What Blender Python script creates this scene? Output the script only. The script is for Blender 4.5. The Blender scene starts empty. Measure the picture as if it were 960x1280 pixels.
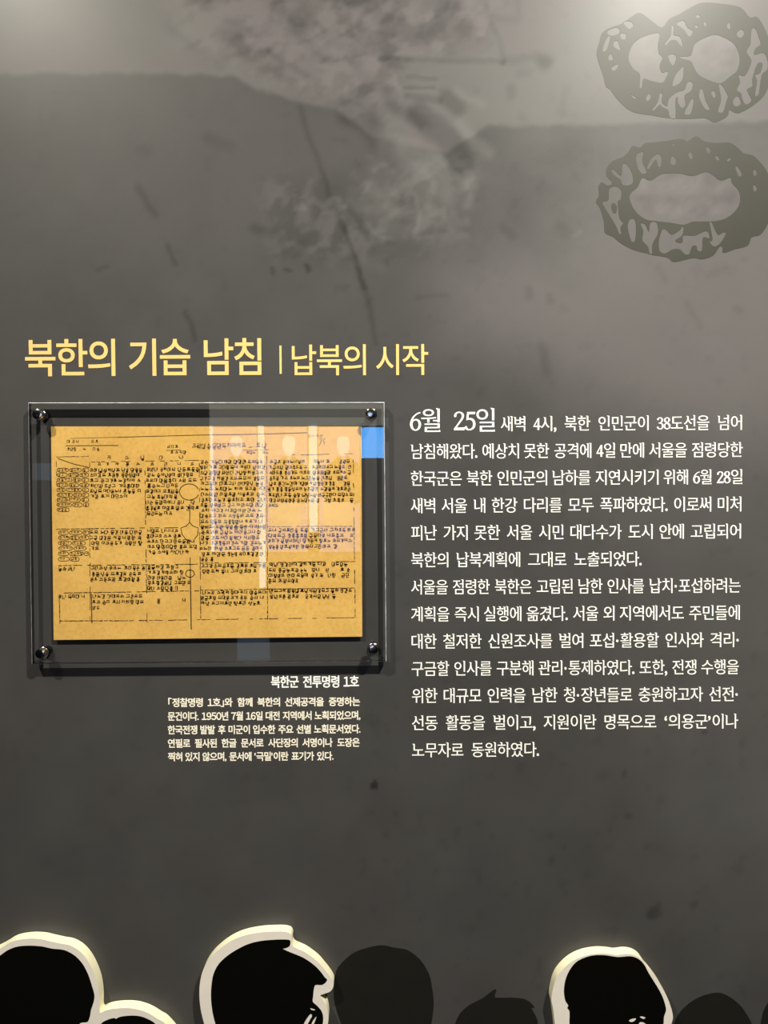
import bpy, bmesh, math, random
import numpy as np
from mathutils import Vector, Matrix
from mathutils.geometry import delaunay_2d_cdt

# ------------------------------------------------------------------ camera, world, lights, exposure
SC = bpy.context.scene
COL = SC.collection
SC.view_settings.view_transform = 'Standard'
SC.view_settings.look = 'None'
SC.view_settings.gamma = 1.0
SC.view_settings.use_curve_mapping = False
SC.view_settings.exposure = 0.0

CAM_POS = Vector((0.0, -1.05, 1.47))
PITCH, ROLL = math.radians(1.4), -0.0057
F_PX = 1280 * 26.0 / 34.6
CAM_ROT = Matrix.Rotation(math.pi / 2 - PITCH, 3, 'X') @ Matrix.Rotation(ROLL, 3, 'Z')
cd = bpy.data.cameras.new('camera')
cd.sensor_fit = 'VERTICAL'
cd.sensor_height = 34.6
cd.lens = 26.0
cd.clip_start = 0.02
cam = bpy.data.objects.new('camera', cd)
cam.matrix_world = Matrix.Translation(CAM_POS) @ CAM_ROT.to_4x4()
COL.objects.link(cam)
SC.camera = cam

world = bpy.data.worlds.new('world')
SC.world = world
world.use_nodes = True
world.node_tree.nodes['Background'].inputs['Color'].default_value = (0.03, 0.03, 0.035, 1)
world.node_tree.nodes['Background'].inputs['Strength'].default_value = 0.3

ROOM_X, ROOM_BACK, ROOM_H = 2.6, -3.14, 3.55
SPOTS = [  # lamp position, aim point, watts, colour
    ((-1.24, -1.50, 3.30), (-0.25, 0.0, 0.85), 265.0, (1.0, 0.94, 0.80)),
    ((0.92, -1.50, 3.22), (0.45, 0.0, 0.95), 425.0, (1.0, 0.95, 0.84)),
]
for i, (p, aim, w, c) in enumerate(SPOTS):
    ld = bpy.data.lights.new('spot_lamp', 'SPOT')
    ld.energy = w
    ld.color = c
    ld.spot_size = math.radians(84)
    ld.spot_blend = 1.0
    ld.shadow_soft_size = 0.03
    lo = bpy.data.objects.new('spot_lamp', ld)
    lo.location = p
    lo.rotation_euler = (Vector(aim) - Vector(p)).to_track_quat('-Z', 'Y').to_euler()
    COL.objects.link(lo)


# ------------------------------------------------------------------ helpers
def ray(u, v):
    return CAM_ROT @ Vector(((u - 480) / F_PX, -(v - 640) / F_PX, -1.0))


def at(u, v, y=0.0):
    d = ray(u, v)
    return CAM_POS + d * ((y - CAM_POS.y) / d.y)


def mirror_at(u, v, y, plate=-0.016):
    """point on the plane y whose mirror image in the acrylic shows at this pixel"""
    p = at(u, v, 2 * plate - y)
    return Vector((p.x, y, p.z))


MM = (at(481, 640) - at(480, 640)).x        # one photo pixel on the wall, in metres
random.seed(5)


def srgb(r, g, b):
    def f(c):
        c /= 255.0
        return c / 12.92 if c <= 0.04045 else ((c + 0.055) / 1.055) ** 2.4
    return (f(r), f(g), f(b), 1.0)


def mat(name, color, rough=0.6, metal=0.0, spec=0.5, noise=None, emit=None):
    m = bpy.data.materials.new(name)
    m.use_nodes = True
    nt = m.node_tree
    b = nt.nodes['Principled BSDF']
    b.inputs['Roughness'].default_value = rough
    b.inputs['Metallic'].default_value = metal
    b.inputs['Specular IOR Level'].default_value = spec
    if len(color) == 3:
        color = (*color, 1)
    b.inputs['Base Color'].default_value = color
    tc = nt.nodes.new('ShaderNodeTexCoord')
    nz = nt.nodes.new('ShaderNodeTexNoise')
    sc, amt = noise or (60.0, 0.06)
    nz.inputs['Scale'].default_value = sc
    nz.inputs['Detail'].default_value = 4
    nt.links.new(tc.outputs['Object'], nz.inputs['Vector'])
    mr = nt.nodes.new('ShaderNodeMapRange')
    mr.inputs['From Min'].default_value = 0.25
    mr.inputs['From Max'].default_value = 0.75
    mr.inputs['To Min'].default_value = 1 - amt
    mr.inputs['To Max'].default_value = 1 + amt
    nt.links.new(nz.outputs['Fac'], mr.inputs['Value'])
    mx = nt.nodes.new('ShaderNodeVectorMath')
    mx.operation = 'SCALE'
    mx.inputs[0].default_value = color[:3]
    nt.links.new(mr.outputs['Result'], mx.inputs['Scale'])
    nt.links.new(mx.outputs['Vector'], b.inputs['Base Color'])
    if emit:
        b.inputs['Emission Color'].default_value = (*emit[0][:3], 1)
        b.inputs['Emission Strength'].default_value = emit[1]
    return m


def obj(name, mesh, material=None, parent=None, smooth=False):
    if isinstance(mesh, bmesh.types.BMesh):
        me = bpy.data.meshes.new(name)
        bmesh.ops.recalc_face_normals(mesh, faces=mesh.faces)
        mesh.to_mesh(me)
        mesh.free()
        mesh = me
    for m in (material if isinstance(material, list) else [material]):
        if m:
            mesh.materials.append(m)
    if smooth:
        for p in mesh.polygons:
            p.use_smooth = True
    o = bpy.data.objects.new(name, mesh)
    COL.objects.link(o)
    if parent:
        o.parent = parent
        o.matrix_parent_inverse = Matrix.Translation(-parent.location)
    return o


def tag(o, label, cat, group=None):
    o['label'] = label
    o['category'] = cat
    if group:
        o['group'] = group
    return o


def thing(name, label, cat, loc, group=None):
    o = bpy.data.objects.new(name, None)
    o.empty_display_size = 0.02
    o.location = loc
    COL.objects.link(o)
    return tag(o, label, cat, group)


def add_box(bm, x0, x1, y0, y1, z0, z1):
    vs = [bm.verts.new(p) for p in ((x0, y0, z0), (x1, y0, z0), (x1, y1, z0), (x0, y1, z0),
                                    (x0, y0, z1), (x1, y0, z1), (x1, y1, z1), (x0, y1, z1))]
    for f in ((0, 1, 5, 4), (1, 2, 6, 5), (2, 3, 7, 6), (3, 0, 4, 7), (4, 5, 6, 7), (3, 2, 1, 0)):
        bm.faces.new([vs[i] for i in f])
    return vs


def box_bm(*a):
    bm = bmesh.new()
    add_box(bm, *a)
    return bm


def add_lathe(bm, c, prof, n=32, axis='Y'):
    """prof: (radius, offset along -Y from c)"""
    rings = []
    for r, h in prof:
        ring = []
        for k in range(n):
            a = 2 * math.pi * k / n
            if axis == 'Y':
                p = (c[0] + r * math.cos(a), c[1] - h, c[2] + r * math.sin(a))
            else:
                p = (c[0] + r * math.cos(a), c[1] + r * math.sin(a), c[2] + h)
            ring.append(bm.verts.new(p))
        rings.append(ring)
    for a, b in zip(rings, rings[1:]):
        for k in range(n):
            bm.faces.new((a[k], a[(k + 1) % n], b[(k + 1) % n], b[k]))
    bm.faces.new(rings[0][::-1])
    bm.faces.new(rings[-1])


def smooth_closed(pts, sub=4):
    n = len(pts)
    out = []
    for i in range(n):
        p0, p1, p2, p3 = pts[i - 1], pts[i], pts[(i + 1) % n], pts[(i + 2) % n]
        for k in range(sub):
            t = k / sub
            q = []
            for c in (0, 1):
                a, b, cc, d = p0[c], p1[c], p2[c], p3[c]
                q.append(0.5 * (2 * b + (cc - a) * t + (2 * a - 5 * b + 4 * cc - d) * t * t + (3 * b - a - 3 * cc + d) * t ** 3))
            out.append(tuple(q))
    return out


def flat_mesh(name, loops, thick, nonzero=False):
    """filled outlines (x, z in metres), thickness along -y, back face on y = 0;
    even-odd filling for drawings, non-zero winding for type; loops may be nested in groups"""
    groups = loops if nonzero else [loops]
    V, Fc = [], []
    for grp in groups:
        pts, edges = [], []
        for lp in grp:
            b = len(pts)
            n = len(lp)
            pts += [Vector((q[0], q[1])) for q in lp]
            edges += [(b + i, b + (i + 1) % n) for i in range(n)]
        vs, _, fs, _, _, _ = delaunay_2d_cdt(pts, edges, [], 0, 1e-7)
        if not fs:
            continue
        va = np.array([(v.x, v.y) for v in vs])
        fa = np.array(fs)
        cen = va[fa].mean(1)
        P0 = np.array([(pts[a].x, pts[a].y) for a, b in edges])
        P1 = np.array([(pts[b].x, pts[b].y) for a, b in edges])
        keep = np.zeros(len(fa), bool)
        for c0 in range(0, len(fa), 4000):
            c = cen[c0:c0 + 4000]
            y, x = c[:, 1:2], c[:, 0:1]
            up = (P0[None, :, 1] <= y) & (P1[None, :, 1] > y)
            dn = (P0[None, :, 1] > y) & (P1[None, :, 1] <= y)
            dy = (P1 - P0)[None, :, 1]
            xi = P0[None, :, 0] + (y - P0[None, :, 1]) / np.where(dy == 0, 1e-12, dy) * (P1 - P0)[None, :, 0]
            hit = xi > x
            if nonzero:
                keep[c0:c0 + 4000] = ((up & hit).sum(1) - (dn & hit).sum(1)) != 0
            else:
                keep[c0:c0 + 4000] = (((up | dn) & hit).sum(1) % 2) == 1
        fa = fa[keep]
        a2 = va[fa]
        area = (a2[:, 1, 0] - a2[:, 0, 0]) * (a2[:, 2, 1] - a2[:, 0, 1]) - (a2[:, 2, 0] - a2[:, 0, 0]) * (a2[:, 1, 1] - a2[:, 0, 1])
        fa = np.where((area < 0)[:, None], fa[:, ::-1], fa)
        b = len(V)
        m = len(va)
        V += [(x, -thick, z) for x, z in va] + [(x, 0.0, z) for x, z in va]
        cnt = {}
        for f in fa.tolist():
            Fc.append([b + k for k in f])
            Fc.append([b + m + k for k in f[::-1]])
            for k in range(3):
                cnt[(f[k], f[(k + 1) % 3])] = 1
        for (p, q) in cnt:
            if (q, p) not in cnt:
                Fc.append([b + q, b + p, b + m + p, b + m + q])
    me = bpy.data.meshes.new(name)
    me.from_pydata(V, [], Fc)
    bm = bmesh.new()
    bm.from_mesh(me)
    bmesh.ops.delete(bm, geom=[v for v in bm.verts if not v.link_faces], context='VERTS')
    bm.to_mesh(me)
    bm.free()
    return me


# ------------------------------------------------------------------ lettering
_glyphs = {}
_tc = bpy.data.curves.new('type', 'FONT')
_to = bpy.data.objects.new('type', _tc)
COL.objects.link(_to)


def _poly(spl):
    bp = spl.bezier_points
    n = len(bp)
    out = []
    for i in range(n):
        a, b = bp[i], bp[(i + 1) % n]
        p0, p1, p2, p3 = a.co.xy, a.handle_right.xy, b.handle_left.xy, b.co.xy
        ch = (p3 - p0)
        L = ch.length
        if L < 1e-6:
            continue
        dev = max(abs(ch.cross(p1 - p0)), abs(ch.cross(p2 - p0))) / L
        k = 1 if dev < 0.004 else 6
        for j in range(k):
            t = j / k
            out.append(p0 * (1 - t) ** 3 + p1 * 3 * t * (1 - t) ** 2 + p2 * 3 * t * t * (1 - t) + p3 * t ** 3)
    return out


def _advance(ch):
    _tc.body = '\u2588' if False else (ch + '|')
    bpy.context.view_layer.update()
    cu = _to.to_curve(bpy.context.evaluated_depsgraph_get())
    x1 = min(p.co.x for p in cu.splines[-1].bezier_points)
    _to.to_curve_clear()
    return x1


def glyph(ch):
    if ch not in _glyphs:
        _tc.body = ch
        bpy.context.view_layer.update()
        cu = _to.to_curve(bpy.context.evaluated_depsgraph_get())
        pl = [_poly(s) for s in cu.splines]
        _to.to_curve_clear()
        _glyphs[ch] = ([p for p in pl if len(p) > 2], _advance(ch) - _advance(''))
    return _glyphs[ch]


def serifs(pl):
    """brush heads on the stems, slanted ends on the bars"""
    out = []
    n = len(pl)
    for i in range(n):
        a, b, c, d = pl[i - 2], pl[i - 1], pl[i], pl[(i + 1) % n]
        e = c - b
        pe, ne = b - a, d - c
        if e.x < -0.045 and e.x > -0.11 and abs(e.y) < 0.006 and pe.y > 0.1 and ne.y < -0.1 \
                and abs(pe.x) < 0.01 and abs(ne.x) < 0.01:
            out.append(Vector((c.x - 0.06, c.y + 0.022)))
            out.append(Vector((c.x - 0.055, c.y - 0.005)))
            out.append(Vector((c.x, c.y - 0.06)))
        elif e.y > 0.045 and e.y < 0.11 and abs(e.x) < 0.006 and pe.x > 0.1 and ne.x < -0.1:
            out.append(Vector((c.x - 0.02, c.y + 0.022)))
            out.append(Vector((c.x - 0.075, c.y)))
        else:
            out.append(c.copy())
    return out


def offset_poly(pl, a, b):
    n = len(pl)
    res = []
    for i in range(n):
        e1 = pl[i] - pl[i - 1]
        e2 = pl[(i + 1) % n] - pl[i]
        if e1.length < 1e-7 or e2.length < 1e-7:
            res.append(pl[i])
            continue
        n1 = Vector((e1.y, -e1.x)).normalized()
        n2 = Vector((e2.y, -e2.x)).normalized()
        d1 = a * n1.x ** 2 + b * n1.y ** 2
        d2 = a * n2.x ** 2 + b * n2.y ** 2
        det = n1.x * n2.y - n1.y * n2.x
        if abs(det) < 0.25:
            m = (n1 + n2).normalized()
            res.append(pl[i] + m * (d1 + d2) / 2)
        else:
            mv = Vector(((d1 * n2.y - d2 * n1.y) / det, (n1.x * d2 - n2.x * d1) / det))
            lim = 1.6 * max(abs(a), abs(b))
            if mv.length > lim:
                mv *= lim / mv.length
            res.append(pl[i] + mv)
    return res


def _dg(*loops, smooth=True, unit=1.0, ox=0.0, oy=0.0):
    res = []
    for k, lp in enumerate(loops):
        lp = [((x - ox) * unit, (y - oy) * (-unit if oy else unit)) for x, y in lp]
        if smooth:
            lp = smooth_closed(lp, 3)
        ar = sum(lp[i - 1][0] * lp[i][1] - lp[i][0] * lp[i - 1][1] for i in range(len(lp)))
        if (ar > 0) != (k == 0):
            lp = lp[::-1]
        res.append([Vector(p) for p in lp])
    return res


_u = 1 / 260
SERIF_DIGITS = {      # light old-style numerals drawn by hand, in em
    '6': (_dg([(172, 88), (174, 97), (150, 104), (125, 120), (103, 145), (94, 168), (108, 160), (128, 155), (155, 162), (174, 182), (180, 208), (173, 240), (152, 263), (122, 271),
               (92, 262), (73, 240), (65, 210), (72, 172), (93, 135), (125, 106), (150, 93)],
              [(122, 168), (104, 174), (93, 188), (90, 212), (97, 240), (110, 257), (124, 261), (143, 250), (154, 228), (156, 206), (150, 184), (138, 171)], unit=_u, ox=58, oy=268), 0.49),
    '2': (_dg([(473, 122), (480, 105), (500, 90), (525, 84), (553, 90), (572, 105), (578, 125), (570, 150), (550, 178), (525, 208), (502, 240), (504, 243), (560, 242), (578, 241), (582, 243), (581, 266),
               (578, 267), (475, 267), (473, 265), (473, 252), (505, 212), (532, 175), (550, 148), (555, 125), (548, 106), (535, 97), (518, 96), (503, 103), (497, 118), (495, 132), (484, 137), (475, 133)], unit=_u, ox=466, oy=267), 0.49),
    '5': (_dg([(614, 90), (616, 88), (695, 88), (698, 90), (693, 106), (690, 108), (634, 108), (631, 111), (627, 149), (645, 147), (672, 155), (692, 175), (700, 205), (695, 235), (675, 258), (645, 269), (612, 266), (592, 252),
               (588, 237), (598, 229), (610, 235), (618, 252), (635, 258), (655, 252), (670, 235), (676, 208), (670, 182), (655, 167), (635, 162), (612, 167), (606, 162)], unit=_u, ox=582, oy=267), 0.48),
    '4': (_dg([(.31, .70), (.385, .70), (.385, .245), (.48, .245), (.48, .18), (.385, .18), (.385, 0), (.29, 0), (.29, .18), (.02, .18), (.02, .23)], [(.29, .58), (.29, .245), (.08, .245)], smooth=False), 0.51),
    '8': (_dg([(.25, .71), (.37, .68), (.43, .60), (.42, .50), (.33, .40), (.44, .30), (.475, .18), (.42, .06), (.25, -.01), (.09, .05), (.03, .17), (.06, .28), (.17, .37), (.08, .46), (.06, .56), (.11, .66)],
              [(.25, .67), (.17, .64), (.145, .56), (.18, .49), (.28, .42), (.335, .50), (.345, .58), (.32, .65)],
              [(.22, .34), (.14, .27), (.115, .18), (.15, .08), (.25, .03), (.36, .08), (.38, .17), (.34, .26)]), 0.50),
    '3': (_dg([(.05, .58), (.08, .66), (.22, .71), (.37, .67), (.42, .55), (.38, .44), (.28, .38), (.40, .33), (.46, .20), (.42, .07), (.27, -.01), (.10, .02), (.03, .11), (.06, .15), (.11, .13), (.16, .05),
               (.25, .03), (.34, .08), (.37, .19), (.33, .31), (.20, .35), (.15, .35), (.15, .39), (.20, .39), (.30, .44), (.33, .55), (.29, .64), (.21, .67), (.14, .62), (.12, .56), (.08, .54)]), 0.49),
}


def layout(text, em, xs, track, style):
    """outlines of one run; em in photo px, xs = width scale, track = extra advance in em"""
    loops, x = [], 0.0
    spaces = []
    for ch in text:
        if ch == ' ':
            spaces.append(len(loops))
            x += (0.26 + track) * xs
            loops.append('space')
            continue
        serif = style == 'serif'
        sc = 1.0
        pls, adv = SERIF_DIGITS[ch] if serif and ch in SERIF_DIGITS else glyph(ch)
        hang = '\uac00' <= ch <= '\ud7a3'
        gx = 1.0
        off = 0.0
        if ch.isdigit() and not serif:
            pls, adv = glyph(chr(0xFF10 + int(ch)))
            xsn = [p.x for pl in pls for p in pl]
            off = -min(xsn) + 0.05
            adv = max(xsn) - min(xsn) + 0.10
        if ch in '\u300c\u300d':
            xsn = [p.x for pl in pls for p in pl]
            off = -min(xsn) + 0.06
            adv = max(xsn) - min(xsn) + 0.10
        if ch == '\u00b7':
            xsn = [p.x for pl in pls for p in pl]
            off = -min(xsn) + 0.08
            adv = max(xsn) - min(xsn) + 0.16
        done = []
        for pl in pls:
            if serif:
                if hang:
                    pl = offset_poly(serifs(pl), 0.005, -0.004)
                elif ch.isdigit():
                    pl = offset_poly(pl, 0.004, 0.004) if em > 25 else offset_poly(pl, 0.012, 0.006)
                else:
                    pl = offset_poly(pl, 0.02, 0.02)
            else:
                pl = offset_poly(pl, style[0], style[1])
            done.append([((x + (p.x * sc + off) * gx * xs) * em, p.y * sc * em) for p in pl])
        loops.append(done)
        x += (adv * sc * gx + (track if hang or ch.isdigit() else 0.03)) * xs
    return loops, x * em


def place_run(text, em, x0, x1, style, xs=0.94, track=-0.06, justify=True):
    """lists of outlines per word, in px from the run's own origin, spread to fill x0..x1"""
    words = text.split(' ')
    runs = []
    for w in words:
        lp, wd = layout(w, em, xs, track, style)
        mn = min(p[0] for g in lp for l in g for p in l)
        mx = max(p[0] for g in lp for l in g for p in l)
        runs.append((lp, mn, mx))
    tot = sum(mx - mn for _, mn, mx in runs)
    need = x1 - x0
    gaps = len(words) - 1
    nat_gap = 0.27 * em
    if gaps:
        gap = (need - tot) / gaps
        k = 1.0
        if gap < 0.31 * em or gap > 0.50 * em:
            g2 = min(max(gap, 0.31 * em), 0.50 * em)
            k = (need - g2 * gaps) / tot
            gap = g2
    else:
        gap, k = 0, need / tot
    out, x = [], x0
    for flat, mn, mx in runs:
        out.append([[[(x + (p[0] - mn) * k, p[1]) for p in l] for l in g] for g in flat])
        x += (mx - mn) * k + gap
    return out


def to_wall_abs(loops, run, base):
    """px outlines -> wall metres, baseline at photo pixel row `base` (measured at the run's left end)"""
    x0 = min(p[0] for g in run for l in g for p in l)
    o = at(x0, base)
    return [[(o.x + (p[0] - x0) * MM, o.z + p[1] * MM) for p in l] for l in loops]


# ------------------------------------------------------------------ materials
M_gold = mat('gold_vinyl', srgb(234, 194, 116), 0.55, noise=(200, .03))
M_white = mat('white_vinyl', srgb(247, 246, 240), 0.55, noise=(200, .03))
M_cream = mat('cream_vinyl', srgb(244, 236, 216), 0.55, noise=(200, .03))
M_black = mat('black_print', srgb(5, 5, 3), 0.6, spec=0.06, noise=(120, .1))
M_shade = mat('charcoal_print', srgb(25, 24, 20), 0.6, spec=0.15, noise=(40, .08))
M_ring = mat('olive_grey_print', srgb(47, 47, 38), 0.55, spec=0.26, noise=(9, .2))
M_ring.node_tree.nodes['Principled BSDF'].inputs['Coat Weight'].default_value = 0.15
M_ring.node_tree.nodes['Principled BSDF'].inputs['Coat Roughness'].default_value = 0.32
M_board = mat('white_board', srgb(221, 214, 203), 0.6, noise=(50, .03))
M_edge = mat('cream_board_edge', srgb(246, 240, 204), 0.6, noise=(50, .03))
M_chrome = mat('chrome', srgb(205, 202, 195), 0.16, metal=1.0, noise=(300, .05))
M_steel = mat('dark_steel', srgb(90, 90, 88), 0.3, metal=1.0, noise=(300, .05))
M_ink = mat('brown_black_ink', srgb(24, 18, 12), 0.8, spec=0.1, noise=(500, .5))
M_dark = mat('dark_paint', srgb(30, 30, 31), 0.8, spec=0.2, noise=(8, .1))
M_blackmetal = mat('black_metal', srgb(20, 20, 20), 0.4, metal=0.6)


def mat_acrylic(name, tint, edge=False):
    m = bpy.data.materials.new(name)
    m.use_nodes = True
    nt = m.node_tree
    nt.nodes.remove(nt.nodes['Principled BSDF'])
    out = nt.nodes['Material Output']
    tr = nt.nodes.new('ShaderNodeBsdfTransparent')
    tr.inputs['Color'].default_value = (*tint, 1)
    gl = nt.nodes.new('ShaderNodeBsdfGlossy')
    gl.inputs['Roughness'].default_value = 0.01 if not edge else 0.12
    lw = nt.nodes.new('ShaderNodeLayerWeight')
    lw.inputs['Blend'].default_value = 0.5
    pw = nt.nodes.new('ShaderNodeMath')
    pw.operation = 'POWER'
    pw.inputs[1].default_value = 5
    nt.links.new(lw.outputs['Facing'], pw.inputs[0])
    ma = nt.nodes.new('ShaderNodeMath')
    ma.operation = 'MULTIPLY_ADD'
    ma.inputs[1].default_value = 0.9 if not edge else 0.3
    ma.inputs[2].default_value = 0.042 if not edge else 0.3
    nt.links.new(pw.outputs[0], ma.inputs[0])
    mx = nt.nodes.new('ShaderNodeMixShader')
    nt.links.new(ma.outputs[0], mx.inputs['Fac'])
    nt.links.new(tr.outputs[0], mx.inputs[1])
    nt.links.new(gl.outputs[0], mx.inputs[2])
    nt.links.new(mx.outputs[0], out.inputs['Surface'])
    return m


M_acrylic = mat_acrylic('clear_acrylic', (0.985, 0.988, 0.985))
M_acredge = mat_acrylic('cut_acrylic_edge', (0.18, 0.19, 0.20), True)

M_bevel = mat('polished_bevel', srgb(190, 195, 200), 0.3, spec=0.8, noise=(90, .5))  # light grey colour stands in for the glint on the clear polished edge

# ------------------------------------------------------------------ the mural wall
NS = np.random.RandomState(3)


def vnoise(x, y, seed):
    """smooth value noise on arrays"""
    xi = np.floor(x).astype(int)
    yi = np.floor(y).astype(int)
    fx, fy = x - xi, y - yi
    fx = fx * fx * (3 - 2 * fx)
    fy = fy * fy * (3 - 2 * fy)
    tab = np.random.RandomState(seed).rand(256, 256)

    def h(a, b):
        return tab[a % 256, b % 256]
    return (h(xi, yi) * (1 - fx) + h(xi + 1, yi) * fx) * (1 - fy) + (h(xi, yi + 1) * (1 - fx) + h(xi + 1, yi + 1) * fx) * fy


def fbm(x, y, seed, o=4):
    s = 0
    a = 0.5
    for k in range(o):
        s = s + a * vnoise(x * 2 ** k + 17.3 * k, y * 2 ** k + 9.1 * k, seed + k)
        a /= 2
    return s / (1 - 0.5 ** o)


def soft_poly(px, py, poly, soft):
    inside = np.zeros(px.shape, bool)
    d2 = np.full(px.shape, 1e12)
    n = len(poly)
    for i in range(n):
        x0, y0 = poly[i - 1]
        x1, y1 = poly[i]
        cond = ((y0 > py) != (y1 > py))
        with np.errstate(divide='ignore', invalid='ignore'):
            xx = x0 + (py - y0) * (x1 - x0) / (y1 - y0 if y1 != y0 else 1e-9)
        inside ^= cond & (px < xx)
        ex, ey = x1 - x0, y1 - y0
        t = np.clip(((px - x0) * ex + (py - y0) * ey) / (ex * ex + ey * ey + 1e-9), 0, 1)
        d2 = np.minimum(d2, (px - x0 - t * ex) ** 2 + (py - y0 - t * ey) ** 2)
    d = np.sqrt(d2)
    sd = np.where(inside, d, -d)
    t = np.clip(sd / soft * 0.5 + 0.5, 0, 1)
    return t * t * (3 - 2 * t)


def soft_stroke(px, py, pts, w, soft):
    d2 = np.full(px.shape, 1e12)
    for (x0, y0), (x1, y1) in zip(pts, pts[1:]):
        ex, ey = x1 - x0, y1 - y0
        t = np.clip(((px - x0) * ex + (py - y0) * ey) / (ex * ex + ey * ey + 1e-9), 0, 1)
        d2 = np.minimum(d2, (px - x0 - t * ex) ** 2 + (py - y0 - t * ey) ** 2)
    t = np.clip((w - np.sqrt(d2)) / soft * 0.5 + 0.5, 0, 1)
    return t * t * (3 - 2 * t)


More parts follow.
